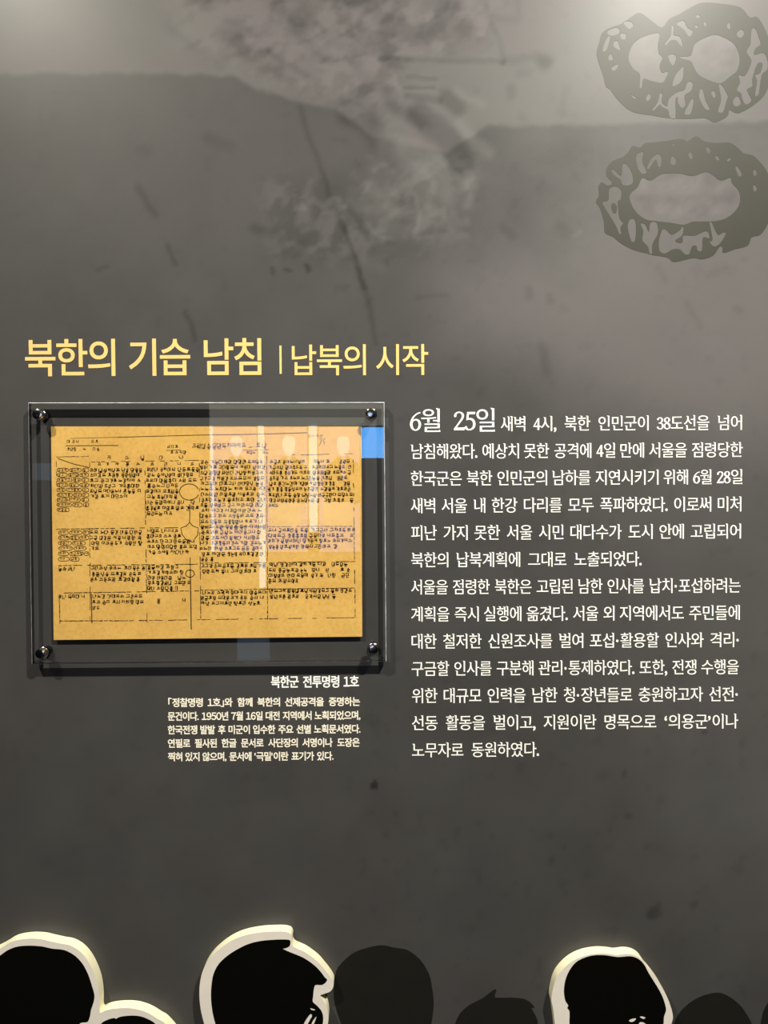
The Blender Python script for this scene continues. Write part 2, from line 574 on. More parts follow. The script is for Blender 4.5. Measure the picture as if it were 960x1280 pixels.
def mural(px, py):
    """printed artwork: ink density over the wall, drawn in mural units (one unit = MM)"""
    jx = (fbm(px / 14, py / 14, 11) - 0.5) * 14
    jy = (fbm(px / 14, py / 14, 31) - 0.5) * 14
    X, Y = px + jx, py + jy
    v = np.full(px.shape, 1.0)
    tint = np.zeros(px.shape)
    # pale sky above the ridge
    sky = soft_poly(px + jx * .45, py + jy * .45, [(-900, -900), (1900, -900), (1900, 160), (960, 160), (612, 164), (560, 196), (470, 176), (425, 143), (380, 134),
                               (325, 117), (302, 102), (250, 99), (150, 97), (-900, 97)], 4.5)
    v += sky * 0.82
    # the figure crossing the ridge
    fig = soft_poly(X, Y, [(480, 170), (520, 180), (585, 205), (598, 250), (590, 300), (545, 306), (500, 300), (440, 300), (430, 250), (465, 215)], 9)
    v += fig * (0.05 + 0.9 * (fbm(px / 26, py / 26, 5) - 0.35))
    sleeve = soft_poly(X, Y, [(452, 158), (500, 146), (545, 186), (570, 225), (574, 278), (545, 292), (516, 240), (486, 205)], 7)
    v += sleeve * 0.34 * (1 - sky)
    tint += sky * 0.5 * np.clip((fbm(px / 60, py / 60, 7) - 0.42) * 5, 0, 1)
    # mottled foliage and cloth, upper middle
    blot = soft_poly(X, Y, [(200, -40), (640, -40), (620, 60), (520, 80), (480, 165), (420, 135), (320, 100), (240, 60)], 26)
    n1 = fbm(px / 30 + py / 70, py / 24, 51, 4)
    v += blot * (-0.09 + np.clip((n1 - 0.5) * 3.6, -0.45, 0.35))
    tint += blot * 0.35
    for pts, w, s, a in [
        ([(246, 8), (262, 14)], 7, 8, -.24), ([(288, 30), (312, 46), (276, 54)], 5, 7, -.24), ([(338, -5), (345, 12), (388, 20), (396, -5)], 14, 12, -.30),
        ([(360, 30), (388, 44), (402, 20)], 8, 8, -.20), ([(342, 72), (366, 86), (388, 101)], 3.5, 4, -.30), ([(352, 63), (392, 60)], 3.5, 4, -.26),
        ([(216, 38), (244, 62), (280, 86)], 4, 7, -.16), ([(396, 74), (424, 82)], 4, 5, -.22), ([(418, 84), (448, 86)], 5, 6, -.2),
        ([(402, 40), (412, 60), (414, 84)], 4, 6, -.2), ([(302, 20), (340, 40), (370, 56)], 7, 8, .15), ([(404, 14), (416, 32)], 8, 8, .2),
        ([(430, 6), (490, 16), (560, 2)], 12, 14, -.22), ([(470, 66), (486, 60)], 5, 5, -.2),
        ([(478, 80), (520, 82), (630, 86)], 3.2, 3, -.30), ([(632, 84), (672, 80), (684, 88)], 6, 5, -.30), ([(680, 90), (684, 84)], 9, 7, -.34),
        ([(616, 40), (628, 66), (630, 84)], 3, 4, -.25), ([(604, 10), (616, 34), (650, 34), (648, 10)], 4, 6, -.22), ([(640, 118), (641, 128)], 5, 5, -.3),
        ([(650, 100), (660, 98)], 6, 6, -.22), ([(652, 152), (656, 155)], 5, 5, -.2), ([(708, 118), (700, 150)], 4, 6, -.18),
        ([(512, 104), (548, 106)], 2.6, 2, -.30), ([(508, 116), (546, 117)], 2.6, 2, -.34), ([(510, 128), (552, 132)], 4, 3, -.34),
        ([(496, 98), (500, 118)], 2.5, 3, .16), ([(560, 128), (574, 142)], 9, 6, -.50), ([(490, 120), (494, 140), (530, 158)], 8, 6, -.36),
        ([(526, 150), (560, 178), (580, 212)], 15, 7, -.46), ([(500, 150), (470, 150)], 6, 10, .10), ([(572, 122), (604, 138)], 5, 5, .22),
        ([(440, 150), (462, 158), (480, 186)], 14, 10, -.30), ([(470, 150), (482, 164)], 6, 5, -.1),
        ([(575, 162), (596, 184), (612, 196)], 7, 6, .28), ([(588, 222), (590, 236)], 7, 5, .32), ([(590, 250), (586, 262)], 5, 4, .3),
        ([(566, 288), (584, 280)], 5, 5, .3), ([(466, 236), (480, 256), (494, 248)], 7, 6, .20), ([(464, 266), (494, 266)], 6, 6, .2),
        ([(520, 246), (526, 270), (520, 300), (540, 300)], 2.8, 3, .26), ([(462, 282), (474, 300), (494, 302)], 2.4, 3, .22), ([(440, 262), (462, 300)], 3, 5, -.2),
        ([(470, 214), (480, 210), (494, 220)], 5, 6, .16), ([(546, 200), (560, 225), (562, 250)], 8, 9, .16), ([(506, 245), (508, 275)], 6, 7, -.18),
        ([(382, 263), (384, 264)], 3, 3, .3), ([(402, 256), (404, 258)], 4, 3, .24), ([(456, 330), (476, 336)], 5, 8, .13),
        ([(378, 140), (384, 160), (402, 205), (416, 250), (430, 285), (448, 335), (464, 390), (472, 430)], 3, 5, -.24),
        ([(432, 286), (444, 318), (456, 362)], 2.5, 3, -.22), ([(320, 288), (344, 294)], 5, 6, -.28), ([(178, 236), (190, 256), (198, 270)], 4, 5, -.26),
        ([(212, 308), (224, 332)], 3, 4, -.24), ([(236, 390), (246, 425)], 3, 4, -.24), ([(265, 178), (292, 186)], 7, 7, -.16), ([(184, 190), (190, 192)], 7, 7, -.14),
        ([(360, 316), (380, 312)], 7, 7, -.2), ([(384, 334), (388, 340)], 3, 2.5, -.35), ([(342, 338), (344, 342)], 3, 3, -.25), ([(360, 338), (366, 339)], 2.5, 2.5, -.3),
        ([(125, 338), (138, 334)], 2, 3, -.2), ([(678, 436), (684, 466)], 6, 6, -.24), ([(660, 366), (662, 372)], 5, 5, -.25), ([(688, 374), (690, 380)], 4, 4, -.25),
        ([(820, 338), (830, 354)], 3, 5, -.18), ([(858, 382), (874, 414)], 3, 5, -.18), ([(888, 348), (906, 340)], 4, 6, -.18), ([(920, 390), (924, 392)], 4, 5, -.2),
        ([(630, 290), (640, 300)], 5, 6, -.18), ([(700, 288), (706, 294)], 7, 7, -.18), ([(718, 298), (724, 296)], 3, 3, .2), ([(526, 372), (560, 372)], 2.5, 4, -.15),
        ([(464, 986), (466, 985)], 5, 2, -.55), ([(816, 1152), (822, 1148)], 7, 4, -.25), ([(868, 1140), (872, 1136)], 4, 4, -.18), ([(782, 970), (782, 974)], 3, 3, -.2),
        ([(784, 1026), (788, 1027)], 3, 3, -.2), ([(880, 921), (882, 922)], 2.5, 2, -.35), ([(780, 312), (770, 306)], 3, 6, .1),
    ]:
        v += 1.5 * a * soft_stroke(px + jx * .45, py + jy * .45, pts, w, s)
    fine = fbm(px / 17 + py / 60, py / 15, 141, 4)
    flk = soft_poly(X, Y, [(330, 230), (420, 225), (470, 205), (600, 200), (596, 300), (500, 322), (400, 330), (340, 320)], 22)
    v += flk * np.clip((fine - 0.52) * 2.0, -0.2, 0.35)
    v += blot * np.clip((fine - 0.5) * 1.6, -0.2, 0.25)
    for hole in ([(788, 248), (800, 225), (860, 216), (905, 220), (924, 250), (905, 274), (850, 280), (805, 270)],
                 [(862, 75), (880, 48), (905, 46), (924, 72), (915, 95), (890, 102)], [(786, 70), (800, 48), (822, 45), (828, 95), (800, 98)]):
        hm_ = soft_poly(px, py, hole, 6)
        v += hm_ * (0.10 + (fine - 0.45) * 1.3)
        tint += hm_ * 0.25
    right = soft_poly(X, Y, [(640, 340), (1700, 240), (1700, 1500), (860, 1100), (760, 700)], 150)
    v += right * 0.42  # broad sheen of the right lamp, painted into the print colour
    # darker ground right below the horizon, paler below it with right-lamp gloss painted in
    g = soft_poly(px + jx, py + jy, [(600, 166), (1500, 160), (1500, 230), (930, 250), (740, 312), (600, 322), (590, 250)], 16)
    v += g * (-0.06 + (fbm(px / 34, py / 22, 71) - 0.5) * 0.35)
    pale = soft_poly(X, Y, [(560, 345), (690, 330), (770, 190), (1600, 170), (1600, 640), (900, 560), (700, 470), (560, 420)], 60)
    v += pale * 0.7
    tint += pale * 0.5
    # worn patches and specks over the whole print
    n2 = fbm(px / 60, py / 60, 91)
    v += (n2 - 0.5) * 0.3
    n3 = fbm(px / 15, py / 15, 101, 3)
    v -= np.clip(n3 - 0.66, 0, 1) * 0.8 * (0.45 + 0.55 * (px > 420))
    v = np.clip(v, 0.35, 2.2)
    tint = np.clip(tint + (fbm(px / 90, py / 90, 121) - 0.5) * 0.9, -0.4, 1)
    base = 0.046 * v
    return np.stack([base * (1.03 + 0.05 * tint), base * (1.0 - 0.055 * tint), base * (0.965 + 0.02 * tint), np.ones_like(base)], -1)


def build_mural_wall():
    c0, c1 = at(-40, 460), at(1000, 460)
    step = 2.2 * MM
    xs = list(np.arange(c0.x, c1.x, step))
    xs = [-ROOM_X + 0.0, -1.8, -1.2, -0.8] + xs + [0.8, 1.2, 1.8, ROOM_X]
    ztop = at(480, -30).z
    zmid = at(480, 470).z
    zlow = at(480, 1300).z
    zs = [0.0, 0.2, 0.4, 0.55] + list(np.arange(zlow, zmid, 4.0 * MM)) + list(np.arange(zmid, ztop, step)) + [ztop + .05, 2.4, 2.8, 3.2, ROOM_H]
    gx, gz = np.meshgrid(np.array(xs), np.array(zs))
    ctr = at(480, 640)
    px = 480 + (gx - ctr.x) / MM
    py = 640 - (gz - ctr.z) / MM
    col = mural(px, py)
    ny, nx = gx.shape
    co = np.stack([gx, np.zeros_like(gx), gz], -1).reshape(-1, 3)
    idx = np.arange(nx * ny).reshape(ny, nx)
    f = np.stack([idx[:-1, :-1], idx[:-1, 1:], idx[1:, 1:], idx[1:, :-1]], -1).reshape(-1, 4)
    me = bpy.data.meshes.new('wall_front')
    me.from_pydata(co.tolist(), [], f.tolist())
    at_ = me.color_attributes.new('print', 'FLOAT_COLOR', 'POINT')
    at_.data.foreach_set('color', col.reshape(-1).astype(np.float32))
    m = bpy.data.materials.new('printed_mural')
    m.use_nodes = True
    nt = m.node_tree
    b = nt.nodes['Principled BSDF']
    a = nt.nodes.new('ShaderNodeAttribute')
    a.attribute_name = 'print'
    nt.links.new(a.outputs['Color'], b.inputs['Base Color'])
    b.inputs['Roughness'].default_value = 0.55
    b.inputs['Specular IOR Level'].default_value = 0.26
    b.inputs['Coat Weight'].default_value = 0.17
    b.inputs['Coat Roughness'].default_value = 0.32
    tc = nt.nodes.new('ShaderNodeTexCoord')
    mp = nt.nodes.new('ShaderNodeMapping')
    mp.inputs['Scale'].default_value = (1, 1, 0.35)
    nt.links.new(tc.outputs['Object'], mp.inputs['Vector'])
    nz = nt.nodes.new('ShaderNodeTexNoise')
    nz.inputs['Scale'].default_value = 900
    nz.inputs['Detail'].default_value = 2
    nt.links.new(mp.outputs['Vector'], nz.inputs['Vector'])
    bp = nt.nodes.new('ShaderNodeBump')
    bp.inputs['Strength'].default_value = 0.12
    bp.inputs['Distance'].default_value = 0.0006
    nt.links.new(nz.outputs['Fac'], bp.inputs['Height'])
    nt.links.new(bp.outputs['Normal'], b.inputs['Normal'])
    o = obj('wall_front', me, m)
    o['kind'] = 'structure'


build_mural_wall()


def struct(name, bm, m):
    o = obj(name, bm, m)
    o['kind'] = 'structure'
    return o


M_floor = mat('dark_floor', srgb(52, 50, 48), 0.5, noise=(5, .12))
struct('floor', box_bm(-ROOM_X, ROOM_X, ROOM_BACK, 0.0, -0.1, 0.0), M_floor)
struct('ceiling', box_bm(-ROOM_X, ROOM_X, ROOM_BACK, 0.0, ROOM_H, ROOM_H + 0.1), M_dark)
struct('wall_left', box_bm(-ROOM_X - .1, -ROOM_X, ROOM_BACK, 0.0, 0, ROOM_H), M_dark)
struct('wall_right', box_bm(ROOM_X, ROOM_X + .1, ROOM_BACK, 0.0, 0, ROOM_H), M_dark)
struct('wall_back', box_bm(-ROOM_X, ROOM_X, ROOM_BACK - .1, ROOM_BACK, 0, ROOM_H), M_dark)

# ------------------------------------------------------------------ lettering on the wall
T = 0.0004


def letters(name, words_px, base, material, parent):
    return obj(name, flat_mesh(name, [to_wall_abs(g, words_px, base) for g in words_px], T, True), material, parent)


SANS_HEAD = (0.012, 0.010)
head = thing('heading_lettering', 'large gold Korean heading lettering above the framed document, first three words of the line', 'lettering', at(180, 470))
for w in place_run('북한의 기습 남침', 49.8, 31.8, 326.5, SANS_HEAD, 0.9, -0.05):
    x0 = min(p[0] for g in w for l in g for p in l)
    letters('word', w, 466.2 - (x0 - 32) * 0.0045, M_gold, head)
sub = thing('subheading_lettering', 'smaller gold Korean lettering after the thin gold bar, right end of the heading line', 'lettering', at(450, 468))
for w in place_run('납북의 시작', 41.8, 365, 535, (0.006, 0.005), 0.9, -0.05):
    x0 = min(p[0] for g in w for l in g for p in l)
    letters('word', w, 466.0 - (x0 - 365) * 0.0045, M_gold, sub)
letters('divider_bar', [[[(349.6, 0), (352.2, 0), (352.2, 35), (349.6, 35)]]], 467.4, M_gold, sub)

BODY = [
    ('새벽 4시, 북한 인민군이 38도선을 넘어', 626, 926.5, 539.2),
    ('남침해왔다. 예상치 못한 공격에 4일 만에 서울을 점령당한', 513.5, 927.5, 573.8),
    ('한국군은 북한 인민군의 남하를 지연시키기 위해 6월 28일', 513.5, 927.5, 607.6),
    ('새벽 서울 내 한강 다리를 모두 폭파하였다. 이로써 미처', 513.5, 926.5, 641.6),
    ('피난 가지 못한 서울 시민 대다수가 도시 안에 고립되어', 514, 926.5, 675.5),
    ('북한의 납북계획에 그대로 노출되었다.', 514, 802.5, 709.4),
    ('서울을 점령한 북한은 고립된 남한 인사를 납치·포섭하려는', 514, 926.5, 743.3),
    ('계획을 즉시 실행에 옮겼다. 서울 외 지역에서도 주민들에', 514, 926.0, 777.2),
    ('대한 철저한 신원조사를 벌여 포섭·활용할 인사와 격리·', 514.5, 925.0, 811.1),
    ('구금할 인사를 구분해 관리·통제하였다. 또한, 전쟁 수행을', 514.5, 925.5, 845.1),
    ('위한 대규모 인력을 남한 청·장년들로 충원하고자 선전·', 515, 924.5, 879.0),
    ('선동 활동을 벌이고, 지원이란 명목으로 ‘의용군’이나', 515, 925.5, 912.9),
    ('노무자로 동원하였다.', 515, 675, 946.8),
]
EM = 20.6
para1 = thing('text_paragraph', 'white Korean serif paragraph starting with the oversized date, right of the framed document', 'lettering', at(720, 712))
para2 = thing('text_paragraph', 'white Korean serif paragraph of seven lines, the lower of the two right of the frame', 'lettering', at(720, 950))
d = [l for w in place_run('6월 25일', 32.5, 512.5, 618.5, 'serif', 0.9, -0.05) for l in w]
o = letters('date_lettering', d, 538.0, M_white, para1)
o['label'] = 'oversized white date opening the paragraph'
for i, (s, x0, x1, yb) in enumerate(BODY):
    run = [l for w in place_run(s, EM, x0, x1, 'serif', 0.90, -0.04) for l in w]
    letters('text_line', run, yb - 0.075 * EM, M_white, para1 if i < 6 else para2)

SANS_CAP = (0.024, 0.016)
capt = thing('caption_title', 'short bold white caption title tucked just under the right end of the frame', 'lettering', at(394, 860))
for w in place_run('북한군 전투명령 1호', 16.2, 338.8, 448.8, SANS_CAP, 0.9, -0.05):
    x0 = min(p[0] for g in w for l in g for p in l)
    letters('word', w, 858.4 - (x0 - 339) * 0.0057, M_white, capt)
cap = thing('caption_paragraph', 'small cream five line Korean caption below the framed document', 'lettering', at(330, 953))
for s, x0, x1, yb in [
    ('「정찰명령 1호」와 함께 북한의 선제공격을 증명하는', 210.5, 451.5, 883.6),
    ('문건이다. 1950년 7월 16일 대전 지역에서 노획되었으며,', 209.8, 452, 900.8),
    ('한국전쟁 발발 후 미군이 입수한 주요 선별 노획문서였다.', 209.8, 452.3, 917.8),
    ('연필로 필사된 한글 문서로 사단장의 서명이나 도장은', 210, 451.5, 934.6),
    ("찍혀 있지 않으며, 문서에 '극밀'이란 표기가 있다.", 210, 418.5, 951.4),
]:
    run = [l for w in place_run(s, 12.1, x0, x1, SANS_CAP, 0.9, -0.05) for l in w]
    letters('text_line', run, yb - 0.9, M_cream, cap)
bpy.data.objects.remove(_to)


# ------------------------------------------------------------------ printed rings and heads on the wall
def px_to_wall(pts, y=0.0):
    return [(p.x, p.z) for p in (at(u, v, y) for u, v in pts)]


def wall_print(name, label, cat, loops_px, material, group=None, sub_=3):
    lp = [px_to_wall(smooth_closed(l, sub_)) for l in loops_px]
    return tag(obj(name, flat_mesh(name, lp, 0.0002), material), label, cat, group)


def ringpts(loops, dy):
    return [[(740 + X / 4.364, dy + Y / 4.364) for X, Y in l] for l in loops]


RING1 = [
    [(25, 300), (40, 230), (55, 180), (100, 150), (160, 130), (210, 95), (260, 70), (320, 110), (380, 150), (420, 105), (480, 75), (540, 40), (600, 15), (700, 20),
     (810, 40), (860, 95), (905, 95), (960, 200), (980, 320), (960, 480), (900, 560), (800, 618), (750, 600), (738, 635), (670, 668), (620, 645), (540, 648),
     (420, 645), (330, 630), (220, 610), (150, 555), (100, 490), (75, 470), (60, 410)],
    [(200, 300), (225, 240), (270, 205), (350, 180), (370, 190), (360, 240), (365, 290), (385, 315), (370, 350), (380, 395), (415, 390), (400, 430), (380, 452),
     (320, 440), (280, 430), (272, 475), (260, 475), (262, 405), (230, 380), (205, 340)],
    [(485, 308), (540, 302), (560, 240), (620, 205), (670, 190), (720, 205), (780, 245), (806, 320), (790, 385), (755, 415), (710, 450), (680, 452), (600, 420), (565, 385), (540, 335), (490, 320)],
    [(460, 130), (500, 112), (520, 150), (550, 170), (530, 200), (500, 160)],
    [(435, 140), (447, 150), (445, 190), (480, 200), (495, 250), (480, 245), (460, 220), (430, 220), (405, 245), (400, 235), (430, 195)],
    [(415, 305), (440, 295), (460, 310), (445, 355), (430, 345)],
    [(495, 365), (500, 375), (490, 440), (440, 470), (455, 410)],
    [(530, 445), (550, 455), (540, 495), (505, 520), (510, 570), (490, 588), (470, 560), (468, 530), (455, 545), (456, 642), (426, 640), (415, 600), (385, 585), (370, 570),
     (340, 600), (330, 598), (360, 555), (370, 510), (385, 515), (380, 555), (410, 580), (420, 540), (460, 505), (505, 490), (515, 460)],
    [(545, 540), (555, 550), (545, 600), (530, 625), (505, 618), (525, 575)],
    [(590, 490), (605, 490), (620, 550), (642, 590), (630, 600), (610, 585), (585, 530)],
    [(650, 505), (665, 495), (675, 515), (665, 535)],
    [(692, 466), (710, 466), (740, 520), (735, 545), (715, 610), (690, 610), (690, 595), (705, 540)],
    [(735, 140), (750, 122), (755, 150), (745, 160)],
    [(790, 180), (815, 160), (830, 180), (815, 205), (795, 200)],
    [(565, 90), (580, 80), (592, 92), (575, 98)], [(560, 140), (575, 138), (578, 150), (566, 152)], [(610, 125), (622, 118), (624, 140), (612, 140)],
    [(870, 165), (890, 155), (905, 190), (920, 240), (890, 265), (885, 300), (935, 288), (958, 330), (955, 380), (925, 410), (910, 510), (890, 520), (900, 440), (890, 410),
     (920, 395), (930, 345), (900, 350), (875, 430), (875, 470), (845, 490), (870, 545), (840, 570), (820, 540), (815, 510), (790, 490), (808, 450), (800, 410), (830, 415),
     (850, 390), (870, 330), (845, 290), (850, 265), (865, 240)],
    [(120, 230), (140, 225), (155, 275), (120, 255)], [(80, 210), (100, 200), (80, 270), (57, 276)], [(90, 165), (140, 150), (150, 180), (110, 195), (85, 185)],
    [(155, 185), (185, 185), (180, 215), (160, 210)], [(110, 365), (145, 350), (130, 380), (110, 385)], [(90, 310), (105, 295), (115, 320), (95, 330)],
    [(295, 530), (315, 510), (320, 535), (300, 552)], [(210, 515), (240, 530), (230, 538)], [(770, 545), (795, 525), (812, 560), (795, 580), (775, 575)],
    [(170, 120), (210, 118), (225, 140), (200, 158)],
]
RING2 = [
    [(22, 380), (38, 345), (35, 295), (55, 275), (82, 290), (102, 288), (108, 272), (80, 240), (80, 200), (110, 160), (170, 135), (200, 105), (222, 75), (262, 85), (290, 60), (360, 55),
     (460, 40), (500, 40), (520, 52), (570, 22), (610, 50), (680, 60), (750, 58), (800, 90), (825, 115), (880, 130), (930, 180), (960, 230), (985, 330), (975, 440), (960, 500),
     (920, 560), (870, 575), (850, 620), (780, 640), (716, 660), (712, 630), (695, 628), (660, 675), (600, 695), (550, 688), (450, 710), (410, 685), (332, 672), (310, 665),
     (230, 645), (160, 610), (110, 570), (70, 550), (65, 490), (45, 420)],
    [(205, 365), (215, 330), (250, 300), (275, 250), (320, 265), (380, 230), (470, 225), (550, 240), (620, 218), (660, 235), (690, 260), (720, 262), (755, 248), (765, 280),
     (800, 320), (808, 370), (790, 420), (740, 465), (680, 485), (600, 488), (545, 490), (500, 506), (430, 495), (350, 486), (290, 475), (235, 430)],
    [(240, 140), (255, 115), (280, 110), (275, 160), (298, 215), (275, 228), (250, 195)],
    [(300, 195), (325, 145), (360, 118), (380, 140), (375, 185), (362, 188), (350, 150), (330, 170), (310, 200)],
    [(428, 155), (440, 132), (458, 150), (452, 180), (432, 175)], [(525, 125), (540, 108), (550, 130), (540, 150)], [(620, 90), (635, 82), (648, 100), (635, 118)],
    [(672, 135), (685, 130), (695, 150), (680, 155)], [(735, 155), (750, 140), (760, 145), (745, 160)], [(782, 195), (795, 190), (818, 230), (800, 242)],
    [(878, 215), (890, 205), (900, 225), (885, 242)], [(878, 295), (890, 290), (900, 310), (885, 325)], [(435, 72), (450, 64), (446, 76)],
    [(105, 210), (120, 205), (160, 240), (165, 185), (180, 172), (210, 205), (225, 255), (215, 285), (170, 290), (155, 260), (120, 235)],
    [(95, 310), (130, 297), (160, 320), (155, 370), (140, 380), (150, 470), (170, 495), (155, 520), (160, 555), (145, 550), (130, 510), (60, 395), (65, 380), (90, 370)],
    [(105, 400), (120, 388), (135, 405), (132, 440), (115, 440)],
    [(195, 520), (205, 480), (230, 475), (240, 520), (235, 590), (215, 595)],
    [(265, 500), (290, 505), (310, 545), (318, 496), (352, 494), (360, 550), (330, 610), (328, 660), (314, 660), (305, 625), (275, 590), (280, 540)],
    [(365, 600), (380, 540), (400, 530), (435, 560), (480, 535), (492, 515), (500, 530), (490, 565), (455, 590), (470, 605), (495, 600), (498, 565), (560, 565), (625, 540),
     (640, 580), (605, 575), (600, 645), (575, 645), (570, 620), (545, 625), (530, 665), (505, 665), (480, 640), (440, 640), (400, 662), (370, 650)],
    [(642, 496), (655, 496), (685, 560), (715, 548), (730, 555), (700, 605), (665, 625), (640, 595), (658, 588)],
]
wall_print('ring_print', 'upper mottled ring print with two openings, top right corner of the wall', 'wall print', ringpts(RING1, 0), M_ring)
wall_print('ring_print', 'lower olive grey mottled ring print around one wide oval opening, under the two-holed ring', 'wall print', ringpts(RING2, 165), M_ring)


def sc(pts, s, ox, oy):
    return [(ox + X / s, oy + Y / s) for X, Y in pts]


A = sc([(85, 448), (60, 370), (55, 300), (65, 235), (95, 195), (140, 160), (200, 140), (250, 133), (300, 143), (350, 152), (400, 190), (435, 245), (448, 300), (455, 370), (445, 448),
        (430, 500), (435, 560), (500, 620), (535, 800), (535, 1000), (-60, 1000), (-60, 800), (0, 620), (90, 560), (105, 500)], 3.2, 400, 1140)
wall_print('head_print', 'large dark round head printed flat on the wall, beside the capped head cutout', 'wall print', [A], M_shade)
B = sc([(530, 480), (540, 448), (560, 405), (600, 370), (650, 345), (690, 314), (703, 309), (705, 318), (700, 342), (760, 342), (820, 348), (850, 370), (858, 384), (846, 384),
        (865, 420), (872, 448), (880, 520), (860, 620), (900, 700), (960, 780), (960, 1000), (565, 1000), (565, 780), (590, 700), (575, 600), (540, 540)], 3.2, 400, 1140)
wall_print('head_print', 'dark printed head with a pointed hair tuft, left of the rightmost cutout', 'wall print', [B], M_shade, sub_=2)
Cc = sc([(60, 960), (90, 886), (130, 800), (200, 720), (300, 650), (400, 612), (480, 598), (540, 603), (620, 645), (700, 710), (760, 790), (810, 886), (830, 980),
         (840, 1100), (780, 1300), (800, 1450), (960, 1600), (960, 2100), (0, 2100), (0, 1600), (150, 1450), (170, 1300), (80, 1120)], 7.385, 830, 1160)
wall_print('head_print', 'dark printed head with a smooth low dome, just right of the rightmost cutout', 'wall print', [Cc], M_shade)
D = [(950, 1290), (952, 1272), (957, 1258), (968, 1244), (990, 1235), (1020, 1245), (1034, 1275), (1036, 1310), (1025, 1345), (1040, 1370), (1070, 1385), (1070, 1440), (920, 1440),
     (925, 1385), (955, 1365), (960, 1335), (952, 1310)]
wall_print('head_print', 'sliver of a dark printed head cut by the right edge of the picture', 'wall print', [D], M_shade)

# ------------------------------------------------------------------ cutout heads standing off the wall
FRONT, BACK = -0.017, -0.0005


def prism_mesh(name, loop_px, y_front, y_back, sub_=4):
    pts = px_to_wall(smooth_closed(loop_px, sub_), y_front)
    me = flat_mesh(name, [pts], y_back - y_front)
    me.transform(Matrix.Translation((0, y_back, 0)))
    return me


def cutout(label, outline, prints, sub_=4):
    us = [p[0] for p in outline]
    c = at((min(us) + max(us)) / 2, 1440, BACK)
    t = thing('head_cutout', label, 'cutout figure', (c.x, 0, at(480, 1440).z))
    me = prism_mesh('board', outline, FRONT, BACK, sub_)
    me.materials.append(M_board)
    me.materials.append(M_edge)
    for p in me.polygons:
        p.material_index = 0 if abs(p.normal.y) > 0.7 else 1
    b = bpy.data.objects.new('board', me)
    COL.objects.link(b)
    b.parent = t
    b.matrix_parent_inverse = Matrix.Translation(-t.location)
    for loops in prints:
        lp = [px_to_wall(smooth_closed(l, 3), FRONT) for l in loops]
        pm = flat_mesh('silhouette_print', lp, 0.0003)
        pm.transform(Matrix.Translation((0, FRONT, 0)))
        o = obj('silhouette_print', pm, M_black, t)
        o['label'] = 'black printed silhouette'
    return t


h1_out = [(-70, 1290), (-72, 1250), (-56, 1222), (-30, 1201)] + sc([(0, 183), (60, 148), (130, 134), (200, 135), (250, 146), (300, 157), (350, 167), (400, 197), (440, 245), (470, 305),
         (490, 370), (497, 440), (497, 485), (503, 503), (525, 494), (560, 485), (620, 480), (680, 485), (740, 505), (790, 535), (830, 562)], 4, 0, 1140) + \
         [(222, 1300), (228, 1330), (222, 1362), (235, 1390), (236, 1440), (-80, 1440), (-84, 1385), (-50, 1360), (-56, 1320)]
h1_blk = [(-58, 1290), (-60, 1252), (-46, 1231), (-25, 1213)] + sc([(0, 218), (40, 190), (90, 172), (150, 168), (210, 172), (260, 183), (320, 190), (370, 215), (410, 255), (440, 310), (460, 370),
         (472, 415), (468, 450), (455, 490), (450, 520), (438, 548), (410, 552), (400, 562), (440, 600), (430, 680), (420, 760), (400, 830)], 4, 0, 1140) + \
         [(102, 1372), (104, 1432), (-72, 1432), (-76, 1390), (-40, 1366), (-44, 1320)]
h1_blk2 = sc([(500, 572), (515, 550), (545, 536), (570, 530), (580, 534), (600, 524), (650, 518), (700, 521), (745, 538), (780, 562), (820, 620), (850, 700), (845, 800), (790, 860)], 4, 0, 1140) + \
          [(196, 1370), (222, 1392), (226, 1432), (112, 1432), (112, 1385), (138, 1366), (130, 1330), (122, 1300)]
cutout('white edged double head cutout at the bottom left, small head joined beside a big one', h1_out, [[h1_blk], [h1_blk2]])

h2_out = sc([(115, 640), (96, 560), (88, 480), (92, 400), (112, 325), (160, 252), (230, 190), (300, 150), (370, 128), (450, 115), (540, 111), (582, 114), (606, 124), (616, 144), (614, 168), (617, 186), (630, 201),
             (660, 215), (700, 235), (760, 280), (800, 325), (838, 375), (855, 415), (838, 452), (800, 468), (778, 478), (790, 500), (815, 540), (825, 590), (822, 640),
             (800, 720), (760, 800), (700, 850), (690, 960), (780, 1060), (880, 1120), (900, 1360), (130, 1360), (140, 1120), (170, 1060), (210, 960), (190, 860), (145, 760)], 4.571, 230, 1140)
h2_blk = sc([(185, 660), (165, 580), (155, 500), (157, 420), (170, 350), (200, 295), (250, 248), (310, 210), (370, 182), (440, 165), (520, 158), (596, 158), (608, 172), (602, 195), (580, 206),
             (566, 211), (620, 235), (680, 260), (740, 300), (780, 340), (806, 375), (818, 386), (806, 405), (786, 416), (752, 416), (742, 440), (738, 480), (736, 512), (760, 535),
             (785, 565), (795, 600), (790, 650), (760, 720), (715, 780), (640, 830), (640, 980), (740, 1080), (830, 1150), (850, 1330), (170, 1330), (180, 1150), (215, 1080), (260, 970), (245, 860), (205, 760)], 4.571, 230, 1140)
h2_f1 = sc([(722, 582), (732, 594), (722, 612), (700, 650), (684, 648), (694, 620)], 4.571, 230, 1140)
h2_f2 = sc([(756, 596), (752, 614), (742, 640), (728, 660), (732, 628)], 4.571, 230, 1140)
h2_f3 = sc([(724, 548), (748, 556), (746, 562), (726, 558)], 4.571, 230, 1140)
cutout('white edged cutout of a head in a peaked cap facing right, second from the left', h2_out, [[h2_blk, h2_f1, h2_f2, h2_f3]])

